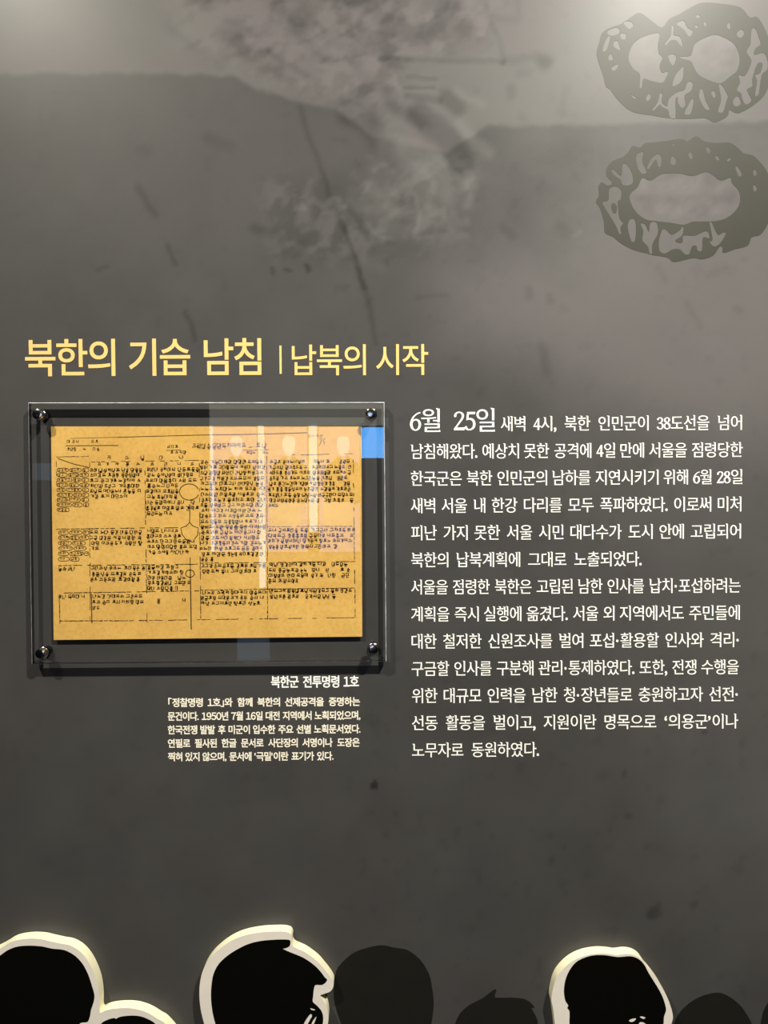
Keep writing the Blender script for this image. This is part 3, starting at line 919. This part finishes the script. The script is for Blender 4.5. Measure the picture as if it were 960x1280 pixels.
h3_out = sc([(120, 606), (108, 510), (97, 455), (104, 400), (118, 345), (142, 295), (190, 240), (250, 198), (320, 172), (400, 160), (470, 164), (510, 170), (570, 163), (625, 172), (668, 200),
             (700, 245), (740, 292), (790, 362), (830, 440), (855, 510), (865, 565), (855, 610), (840, 700), (780, 800), (700, 860), (700, 950), (800, 1040), (920, 1100), (940, 1420),
             (0, 1420), (20, 1120), (160, 1050), (240, 960), (230, 860), (160, 760), (130, 680)], 5.053, 670, 1160)
h3_blk = sc([(212, 620), (212, 530), (198, 505), (204, 488), (186, 460), (178, 420), (177, 385), (185, 330), (210, 270), (250, 218), (300, 190), (360, 173), (430, 171), (490, 180), (530, 183), (590, 178),
             (640, 191), (680, 226), (710, 281), (750, 345), (788, 410), (812, 470), (821, 518), (808, 560), (803, 620), (780, 700), (720, 790), (640, 840), (640, 980), (760, 1080), (880, 1140),
             (890, 1390), (50, 1390), (70, 1150), (200, 1080), (290, 980), (280, 860), (230, 760)], 5.053, 670, 1160)
h3_f1 = sc([(586, 584), (606, 572), (632, 570), (622, 586), (602, 594)], 5.053, 670, 1160)
h3_f2 = sc([(655, 560), (672, 556), (692, 566), (680, 574), (664, 568)], 5.053, 670, 1160)
h3_f3 = sc([(650, 600), (668, 592), (692, 604), (690, 622), (660, 622)], 5.053, 670, 1160)
cutout('white edged cutout of a bare flat-topped head, rightmost of the three cutouts', h3_out, [[h3_blk, h3_f1, h3_f2, h3_f3]])

# ------------------------------------------------------------------ acrylic frame
PF, PB = -0.016, -0.0065          # front and back face of the plate
q = [at(35, 503.2, PF), at(480.5, 502.6, PF), at(483, 827, PF), at(39.5, 830.5, PF)]
fr = thing('acrylic_frame', 'clear acrylic display plate on four chrome standoffs, mounted on the wall around the yellow document', 'display frame', ((q[2].x + q[3].x) / 2, 0, q[3].z))
bm = bmesh.new()
fv = [bm.verts.new((p.x, PF, p.z)) for p in q]
bv = [bm.verts.new((p.x, PB, p.z)) for p in q]
bm.faces.new(fv)
bm.faces.new(bv[::-1])
for k in range(4):
    f = bm.faces.new((fv[k], bv[k], bv[(k + 1) % 4], fv[(k + 1) % 4]))
    f.material_index = 1
bmesh.ops.bevel(bm, geom=[e for e in bm.edges if all(v in fv for v in e.verts)], offset=0.0008, segments=1, material=2, affect='EDGES')
obj('acrylic_plate', bm, [M_acrylic, M_acredge, M_bevel], fr)
for u, v in ((50.5, 518.6), (464.0, 517.6), (466.6, 810.5), (54.0, 815.5)):
    p = at(u, v, PF)
    s_ = thing('standoff', None, None, (p.x, 0, p.z)) if False else None
    bm = bmesh.new()
    add_lathe(bm, (p.x, PF, p.z), [(0.0076, 0.0), (0.0076, 0.0016), (0.0069, 0.0021), (0.0069, 0.0086), (0.0064, 0.0095), (0.0057, 0.0098), (0.003, 0.0100), (0.0005, 0.0101)], 40)
    capo = obj('standoff_cap', bm, M_chrome, fr, True)
    capo.data.set_sharp_from_angle(angle=math.radians(30))
    bm = bmesh.new()
    add_lathe(bm, (p.x, 0, p.z), [(0.0062, 0.0), (0.0062, -PB)], 32)
    obj('standoff_barrel', bm, M_steel, fr, True).data.set_sharp_from_angle(angle=math.radians(40))

# ------------------------------------------------------------------ the document
DY0, DY1 = -0.0063, -0.0046      # face and back of the sheet, right behind the plate
dq = [at(63.6, 533, DY0), at(451.6, 533, DY0), at(452.8, 795.8, DY0), at(67, 800, DY0)]


def mat_paper():
    m = bpy.data.materials.new('aged_yellow_paper')
    m.use_nodes = True
    nt = m.node_tree
    b = nt.nodes['Principled BSDF']
    b.inputs['Roughness'].default_value = 0.8
    b.inputs['Specular IOR Level'].default_value = 0.2
    tc = nt.nodes.new('ShaderNodeTexCoord')
    n1 = nt.nodes.new('ShaderNodeTexNoise')
    n1.inputs['Scale'].default_value = 14
    n1.inputs['Detail'].default_value = 6
    n2 = nt.nodes.new('ShaderNodeTexNoise')
    n2.inputs['Scale'].default_value = 260
    n2.inputs['Detail'].default_value = 3
    nt.links.new(tc.outputs['Object'], n1.inputs['Vector'])
    nt.links.new(tc.outputs['Object'], n2.inputs['Vector'])
    r1 = nt.nodes.new('ShaderNodeValToRGB')
    r1.color_ramp.elements[0].position = 0.3
    r1.color_ramp.elements[0].color = srgb(212, 167, 88)
    r1.color_ramp.elements[1].position = 0.7
    r1.color_ramp.elements[1].color = srgb(226, 183, 102)
    nt.links.new(n1.outputs['Fac'], r1.inputs['Fac'])
    r2 = nt.nodes.new('ShaderNodeValToRGB')
    r2.color_ramp.elements[0].position = 0.3
    r2.color_ramp.elements[0].color = (0.89, 0.88, 0.85, 1)
    r2.color_ramp.elements[1].position = 0.6
    r2.color_ramp.elements[1].color = (1, 1, 1, 1)
    nt.links.new(n2.outputs['Fac'], r2.inputs['Fac'])
    mx = nt.nodes.new('ShaderNodeMix')
    mx.data_type = 'RGBA'
    mx.blend_type = 'MULTIPLY'
    mx.inputs['Factor'].default_value = 1.0
    nt.links.new(r1.outputs['Color'], mx.inputs['A'])
    nt.links.new(r2.outputs['Color'], mx.inputs['B'])
    nt.links.new(mx.outputs['Result'], b.inputs['Base Color'])
    bp = nt.nodes.new('ShaderNodeBump')
    bp.inputs['Strength'].default_value = 0.35
    bp.inputs['Distance'].default_value = 0.004
    nt.links.new(n1.outputs['Fac'], bp.inputs['Height'])
    nt.links.new(bp.outputs['Normal'], b.inputs['Normal'])
    return m


doc = thing('document', 'yellowed handwritten document sheet held behind the clear acrylic plate', 'document', ((dq[2].x + dq[3].x) / 2, DY1, dq[3].z))
bm = bmesh.new()
fv = [bm.verts.new((p.x, DY0 + 0.0003, p.z)) for p in dq]
bv = [bm.verts.new((p.x, DY1, p.z)) for p in dq]
bm.faces.new(fv)
bm.faces.new(bv[::-1])
for k in range(4):
    bm.faces.new((fv[k], bv[k], bv[(k + 1) % 4], fv[(k + 1) % 4]))
obj('sheet', bm, mat_paper(), doc)

INKY = DY0 + 0.0002


class Ink:
    def __init__(self):
        self.v, self.f = [], []

    def stroke(self, pts, w):
        """a pen stroke through photo-pixel points, w px wide"""
        n = len(pts)
        base = len(self.v)
        for i, (u, v) in enumerate(pts):
            a, b = pts[max(i - 1, 0)], pts[min(i + 1, n - 1)]
            dx, dy = b[0] - a[0], b[1] - a[1]
            L = math.hypot(dx, dy) or 1
            ox, oy = -dy / L * w / 2, dx / L * w / 2
            for s in (1, -1):
                p = at(u + s * ox, v + s * oy, INKY)
                self.v.append((p.x, INKY, p.z))
        for i in range(n - 1):
            k = base + 2 * i
            self.f.append((k, k + 2, k + 3, k + 1))

    def dashed(self, p, q, w, gap=0.2, seg=6):
        L = math.hypot(q[0] - p[0], q[1] - p[1])
        n = max(1, int(L / seg))
        for i in range(n):
            if random.random() < gap:
                continue
            a, b = i / n, min(1, (i + random.uniform(0.7, 1.05)) / n)
            f = lambda t: (p[0] + (q[0] - p[0]) * t + random.uniform(-.25, .25), p[1] + (q[1] - p[1]) * t + random.uniform(-.25, .25))
            self.stroke([f(a), f(b)], w * random.uniform(0.7, 1.15))

    def build(self, name, parent):
        me = bpy.data.meshes.new(name)
        me.from_pydata(self.v, [], self.f)
        return obj(name, me, M_ink, parent)


J = lambda a=0.12: random.uniform(-a, a)
CONS = [
    [[(0, 0), (1, .05), (.85, 1)]], [[(0, 0), (.1, 1), (1, .9)]], [[(.5, 0), (.95, .3), (.8, .9), (.2, .95), (0, .45), (.5, 0)]],
    [[(0, .1), (1, 0)], [(.1, .1), (0, 1), (1, .9)]], [[(.5, 0), (.4, .4), (0, 1)], [(.45, .4), (1, .95)]], [[(0, .1), (1, .05), (.1, 1)], [(.55, .5), (1, 1)]],
    [[(0, 0), (0, 1), (1, 1), (1, 0), (0, .05)]], [[(0, 0), (1, 0), (.9, .5), (.1, .5), (.1, 1), (1, .95)]], [[(.2, 0), (.8, 0)], [(0, .3), (1, .25)], [(.5, .4), (.85, .7), (.5, 1), (.15, .7), (.5, .4)]],
]


def scribble_char(ink, x, y, w, h, pen):
    typ = random.random()
    def put(strokes, bx, by, bw, bh):
        for s in strokes:
            ink.stroke([(bx + (px_ + J(.1)) * bw, by + (py_ + J(.1)) * bh) for px_, py_ in s], pen * random.uniform(.75, 1.2))
    if typ < 0.55:
        put(random.choice(CONS), x, y + J(.4), w * .5, h * (.55 if random.random() < .5 else .85))
        xx = x + w * .68 + J(.3)
        ink.stroke([(xx + J(.3), y - .3), (xx + J(.3), y + h * .7 + J(.5))], pen)
        if random.random() < .5:
            ink.stroke([(xx, y + h * .3), (xx + w * .25, y + h * .3 + J(.3))], pen * .9)
        if random.random() < .5:
            put(random.choice(CONS), x + w * .2, y + h * .62, w * .5, h * .35)
    else:
        put(random.choice(CONS), x + w * .15, y, w * .6, h * .42)
        ink.stroke([(x, y + h * .62 + J(.4)), (x + w * .9, y + h * .56 + J(.4))], pen)
        if random.random() < .45:
            put(random.choice(CONS), x + w * .2, y + h * .68, w * .5, h * .32)


def text_block(name, x0, x1, y0, n, pitch, last=1.0, cw=5.0, ch=5.2, pen=1.0, faint=0.0, skip=None, slope=-0.004):
    ink = Ink()
    for i in range(n):
        y = y0 + i * pitch + J(.3)
        x = x0 + J(1.2)
        xe = x1 - random.uniform(0, 3)
        if i == n - 1:
            xe = x0 + (x1 - x0) * last
        word = random.randint(2, 4)
        while x < xe - cw * .6:
            w = cw * random.uniform(.8, 1.15)
            bad = skip and any((x + w / 2 - cx) ** 2 + (y + ch / 2 - cy) ** 2 < r * r for cx, cy, r in skip)
            if not bad and not (faint and random.random() < faint * max(0, (x - x0) / (x1 - x0) - .3)):
                scribble_char(ink, x, y + (x - x0) * slope, w, ch, pen)
            x += w * 1.06
            word -= 1
            if word <= 0:
                x += cw * random.uniform(.2, .5)
                word = random.randint(2, 5)
    ink.build(name, doc)


def outlined_notes(name, x0, x1, y0, n, pitch, last=.7):
    ink = Ink()
    for i in range(n):
        y = y0 + i * pitch
        xe = x1 if i < n - 1 else x0 + (x1 - x0) * last
        x = x0
        while x < xe - 4:
            L = random.uniform(10, 20)
            L = min(L, xe - x)
            pts = []
            for t in range(13):
                a = 2 * math.pi * t / 12
                pts.append((x + L / 2 + math.cos(a) * L / 2 * (1 + J(.05)), y + pitch * .42 + math.copysign(abs(math.sin(a)) ** .5, math.sin(a)) * pitch * .40 + J(.3)))
            ink.stroke(pts, .75)
            xx = x + 1.5
            while xx < x + L - 4:
                scribble_char(ink, xx, y + 1.2, 3.4, pitch * .5, .55)
                xx += 4
            x += L + 1
    ink.build(name, doc)


HOLES = [(236.5, 615, 13.5), (237, 660, 13), (237.5, 717, 7)]
r = Ink()
r.stroke([(88, 548), (150, 546.5)], .5)
r.stroke([(147, 546.6), (250, 543.8), (330, 542.6), (384, 540.8)], .8)
r.stroke([(82.5, 557.2), (148, 556.8)], .9)
r.dashed((70, 571), (113, 570.6), .8, .15)
r.stroke([(72, 573), (92, 580), (112, 584.5)], .9)
r.dashed((114, 577.5), (249, 575.5), .8, .22)
r.dashed((364, 568.8), (442, 567.2), .8, .3)
r.dashed((304, 563), (336, 562), .7, .1)
r.dashed((70, 571), (72, 632), .7, .55)
r.dashed((111.5, 571), (113, 592), .7, .45)
r.dashed((112, 661), (113, 776), .8, .35)
r.dashed((181, 582), (184, 779), .9, .35)
r.dashed((249, 573), (251, 775), .9, .35)
r.dashed((333.5, 570), (334.5, 775), .9, .12)
r.dashed((441.5, 568), (444, 773), 1.0, .25)
r.dashed((70, 661.5), (224, 659.5), 1.0, .12)
r.dashed((250, 658.6), (442, 657.8), .8, .12)
r.dashed((73, 707), (249, 705.2), 1.0, .12)
r.dashed((250, 704), (444, 701.8), .9, .12)
r.dashed((80, 741.4), (249, 738.4), 1.0, .12)
r.dashed((250, 737.6), (444, 735), .9, .15)
r.dashed((74, 776.2), (180, 775.8), 1.1, .1)
r.dashed((180, 775.6), (444, 772), .9, .3)
r.dashed((74, 743), (75, 780), 1.0, .15)
r.stroke([(114, 742), (115, 779)], 1.1)
r.build('table_ruling', doc)
for cx, cy, rad, a0, a1 in ((236.5, 615, 11.5, 20, 340), (237.5, 717, 5.2, 0, 360)):
    h = Ink()
    h.stroke([(cx + rad * math.cos(math.radians(a0 + (a1 - a0) * k / 20)) * 1.05 + J(.3), cy + rad * .88 * math.sin(math.radians(a0 + (a1 - a0) * k / 20))) for k in range(21)], 1.0)
    h.build('hole_outline', doc)
h = Ink()
h.stroke([(237, 630), (237.2, 642), (237, 653), (233, 657.5), (226, 660), (227.5, 668), (233, 675), (239, 677)], 1.0)
h.stroke([(237, 653), (241, 657.5), (248, 660), (247, 669), (243, 674)], 1.0)
h.build('hole_outline', doc)
h = Ink()
h.stroke([(237.6, 697), (238, 712)], .9)
h.stroke([(238, 712), (238, 723), (238.6, 752), (239, 787)], 1.2)
h.build('fold_line', doc)
n_ = Ink()
for xx in (84, 90, 95, 114, 119):
    scribble_char(n_, xx, 550, 4.2, 5, .7)
for xx in (84, 88, 92, 104, 116, 121):
    scribble_char(n_, xx, 559.6, 3.8, 4.2, .7)
n_.build('date_note', doc)
n_ = Ink()
for k, xx in enumerate((209, 214, 219, 213, 219, 224, 229)):
    scribble_char(n_, xx, 556.5 if k < 3 else 563.5, 4.2, 4.6, .75)
n_.stroke([(208, 563), (226, 562.6)], .7)
for xx in (240, 246, 252, 258.5, 265, 271, 277.5, 284, 290, 296, 302, 320, 328):
    scribble_char(n_, xx, 554.5 - (xx - 240) * .01, 6.2, 7.2, .85)
n_.stroke([(311, 559.5), (316, 558.5)], .8)
for xx in (308, 312, 316, 328, 332):
    scribble_char(n_, xx, 564, 3.8, 4.2, .7)
n_.build('document_title', doc)
n_ = Ink()
for xx in (385, 390, 395, 400):
    scribble_char(n_, xx, 543.5, 3.8, 3, .45)
n_.stroke([(399, 549), (402, 548), (402, 551), (399, 551.5), (402, 551), (399, 557)], .7)
n_.stroke([(407, 548), (405, 549), (404, 552), (406.5, 553), (404, 555)], .7)
n_.build('page_number', doc)
n_ = Ink()
for xx in (134, 156, 176, 199, 224):
    scribble_char(n_, xx, 569.6, 5.6, 6, .85)
for xx in (122, 132, 144, 157, 170, 188, 205, 222, 238):
    scribble_char(n_, xx, 578, 5, 5, .85)
n_.build('column_headings', doc)
outlined_notes('margin_note', 71, 111, 585, 9, 6.2, .45)
outlined_notes('margin_note', 73, 111, 663, 6, 6.6, .8)
text_block('handwriting', 74, 94, 708.5, 1, 7)
text_block('handwriting', 74, 110, 743.5, 1, 7)
text_block('handwriting', 113, 180, 585.5, 6, 6.6, .7)
text_block('handwriting', 183, 249, 584.5, 9, 6.9, .5, skip=HOLES)
text_block('handwriting', 251, 333, 575.5, 19, 6.75, .22)
text_block('handwriting', 336, 442, 575, 9, 6.9, .12, cw=4.4, faint=.25)
text_block('handwriting', 113, 181, 663, 4, 6.8, .14)
text_block('handwriting', 184, 249, 661.5, 5, 6.7, .8, skip=HOLES)
text_block('handwriting', 336, 443, 660.5, 4, 6.8, .82, faint=.4)
text_block('handwriting', 114, 181, 708.2, 3, 7, .9)
text_block('handwriting', 184, 240, 707, 5, 6.6, .72, skip=HOLES, faint=.3)
text_block('handwriting', 252, 333, 705.2, 2, 6.8, .86)
text_block('handwriting', 336, 443, 703.5, 4, 6.8, .36, faint=.9)
text_block('handwriting', 116, 182, 743.4, 3, 7.2, .18)
text_block('handwriting', 252, 333, 738.5, 3, 6.8, .92)
text_block('handwriting', 337, 443, 736.5, 2, 7, .78, faint=.5)
for u_, v_ in ((196, 749), (228, 748)):
    n_ = Ink()
    scribble_char(n_, u_, v_, 5, 6.2, .95)
    n_.build('handwriting', doc)
sp = Ink()
for k in range(90):
    u, v = random.uniform(75, 445), random.uniform(580, 788)
    sp.stroke([(u, v), (u + random.uniform(.4, 1.1), v + J(.5))], random.uniform(.4, .9))
sp.build('ink_speck', doc)['kind'] = 'stuff'

# ------------------------------------------------------------------ ceiling spotlights
for i, (p, aim, w, c) in enumerate(SPOTS):
    t = thing('track_spotlight', ['black ceiling spotlight on the left, aimed at the document side of the wall', 'black ceiling spotlight on the right, aimed at the text side of the wall'][i],
              'spotlight', (p[0], p[1], ROOM_H))
    d_ = (Vector(aim) - Vector(p)).normalized()
    rot = d_.to_track_quat('-Z', 'Y').to_matrix().to_4x4()
    bm = bmesh.new()
    n = 28
    rings = []
    for rr, hh in ((0.056, -0.012), (0.06, -0.012), (0.06, 0.14), (0.045, 0.155), (0.0, 0.155)):
        rings.append([bm.verts.new((rr * math.cos(2 * math.pi * k / n), rr * math.sin(2 * math.pi * k / n), hh)) for k in range(n)] if rr else [bm.verts.new((0, 0, hh))])
    inner = [[bm.verts.new((rr * math.cos(2 * math.pi * k / n), rr * math.sin(2 * math.pi * k / n), hh)) for k in range(n)] for rr, hh in ((0.05, 0.05),)]
    for a, b in ((rings[0], rings[1]), (rings[1], rings[2]), (rings[2], rings[3]), (rings[0], inner[0])):
        for k in range(n):
            bm.faces.new((a[k], a[(k + 1) % n], b[(k + 1) % n], b[k]))
    for k in range(n):
        bm.faces.new((rings[3][k], rings[3][(k + 1) % n], rings[4][0]))
    bm.faces.new(inner[0])
    bm.transform(Matrix.Translation(p) @ rot)
    obj('lamp_can', bm, M_blackmetal, t)
    back = Vector(p) + (rot @ Vector((0, 0, 0.15)))
    bm = bmesh.new()
    add_lathe(bm, (back.x, back.y, back.z), [(0.012, -0.01), (0.012, ROOM_H - back.z - 0.03), (0.03, ROOM_H - back.z - 0.03), (0.03, ROOM_H - back.z)], 20, 'Z')
    obj('ceiling_stem', bm, M_blackmetal, t)

# ------------------------------------------------------------------ lit display across the room, seen in the acrylic
YB = ROOM_BACK


def emat(name, col, s):
    return mat(name, (col[0] * .5, col[1] * .5, col[2] * .5), 0.5, emit=(col, s), noise=(30, .05))


E_panel = emat('lit_print_mauve', (0.48, 0.46, 0.90), 2.3)
E_head = emat('lit_print_face', (0.68, 0.76, 1.0), 4.6)
E_bar = emat('light_tube_glow', (0.74, 0.87, 1.0), 5.2)
E_blue = emat('blue_screen', (0.10, 0.40, 0.95), 14.0)
E_beige = emat('lit_wall_glow', (0.62, 0.59, 0.48), 1.9)  # emission stands in for lamp light on the wall above the portraits
E_dim = emat('dim_sign', (0.35, 0.5, 0.7), 0.8)
E_sheet = emat('lit_text_sheet', (0.85, 0.85, 0.85), 1.8)
E_suit = mat('printed_dark_suit', srgb(26, 26, 32), .5)


def mrect(name, label, cat, u0, v0, u1, v1, m, y=YB, depth=0.03, parent=None, group=None):
    a, b = mirror_at(u0, v0, y + depth), mirror_at(u1, v1, y + depth)
    bm = box_bm(a.x, b.x, y, y + depth, b.z, a.z)
    o = obj(name, bm, m, parent)
    if not parent:
        tag(o, label, cat, group)
    return o


mrect('lit_wall_strip', 'glowing beige strip of lit wall across the room, reflected in the top of the acrylic', 'panel', 261, 500, 480, 531, E_beige)
names = ['left', 'middle', 'right']
for i, (u0, u1, hx) in enumerate(((266, 321, 295), (331, 384, 361), (398, 450, 429))):
    c = mirror_at((u0 + u1) / 2, 690, YB)
    t = thing('portrait_panel', 'backlit portrait print across the room, %s of the three reflected in the acrylic' % names[i], 'portrait panel', (c.x, YB, c.z))
    mrect('backing', None, None, u0, 534, u1, 690, E_panel, parent=t)
    y = YB + 0.03
    ctr = mirror_at(hx, 557, y)
    k = (mirror_at(hx + 1, 557, y) - ctr).x
    cz, cx = ctr.z, ctr.x
    sh = lambda pts: [(cx + a * k, cz - b * k) for a, b in smooth_closed(pts, 4)]
    hm = flat_mesh('face', [sh([(0, -12), (6, -10), (8, -3), (7, 5), (4, 11), (0, 13), (-4, 11), (-7, 5), (-8, -3), (-6, -10)])], 0.004)
    hm.transform(Matrix.Translation((0, y, 0)) @ Matrix.Scale(-1, 4, (0, 1, 0)))
    hm.flip_normals()
    obj('face', hm, E_head, t)
    sm = flat_mesh('suit', [sh([(-5, 13), (0, 20), (5, 13), (14, 20), (22, 30), (23, 70), (-23, 70), (-22, 30), (-14, 20)]), sh([(-3, 19), (0, 21.5), (3, 19), (2, 40), (-2, 40)])], 0.003)
    sm.transform(Matrix.Translation((0, y, 0)) @ Matrix.Scale(-1, 4, (0, 1, 0)))
    sm.flip_normals()
    obj('suit', sm, E_suit, t)
    mrect('text_sheet', None, None, u0 + 6, 628, u1 - 8, 658, E_sheet, y=y, depth=0.004, parent=t)
for i, (u0, u1, v1) in enumerate(((261.5, 265, 690), (322, 330, 735), (385.5, 396, 665))):
    mrect('light_tube', 'vertical white light strip across the room, %s of the three reflected in the acrylic' % names[i], 'light strip', u0, 532, u1, v1, E_bar, depth=0.05)
mrect('screen', 'bright blue screen across the room, reflected in the right margin of the acrylic', 'screen', 451, 534, 484, 572, E_blue)
mrect('plinth', 'low pale lit plinth across the room, reflected under the document in the acrylic', 'plinth', 296, 798, 336, 836, E_dim)
mrect('sign', 'small dim blue sign across the room, reflected at the left margin of the acrylic', 'sign', 40, 579, 64, 600, E_dim)
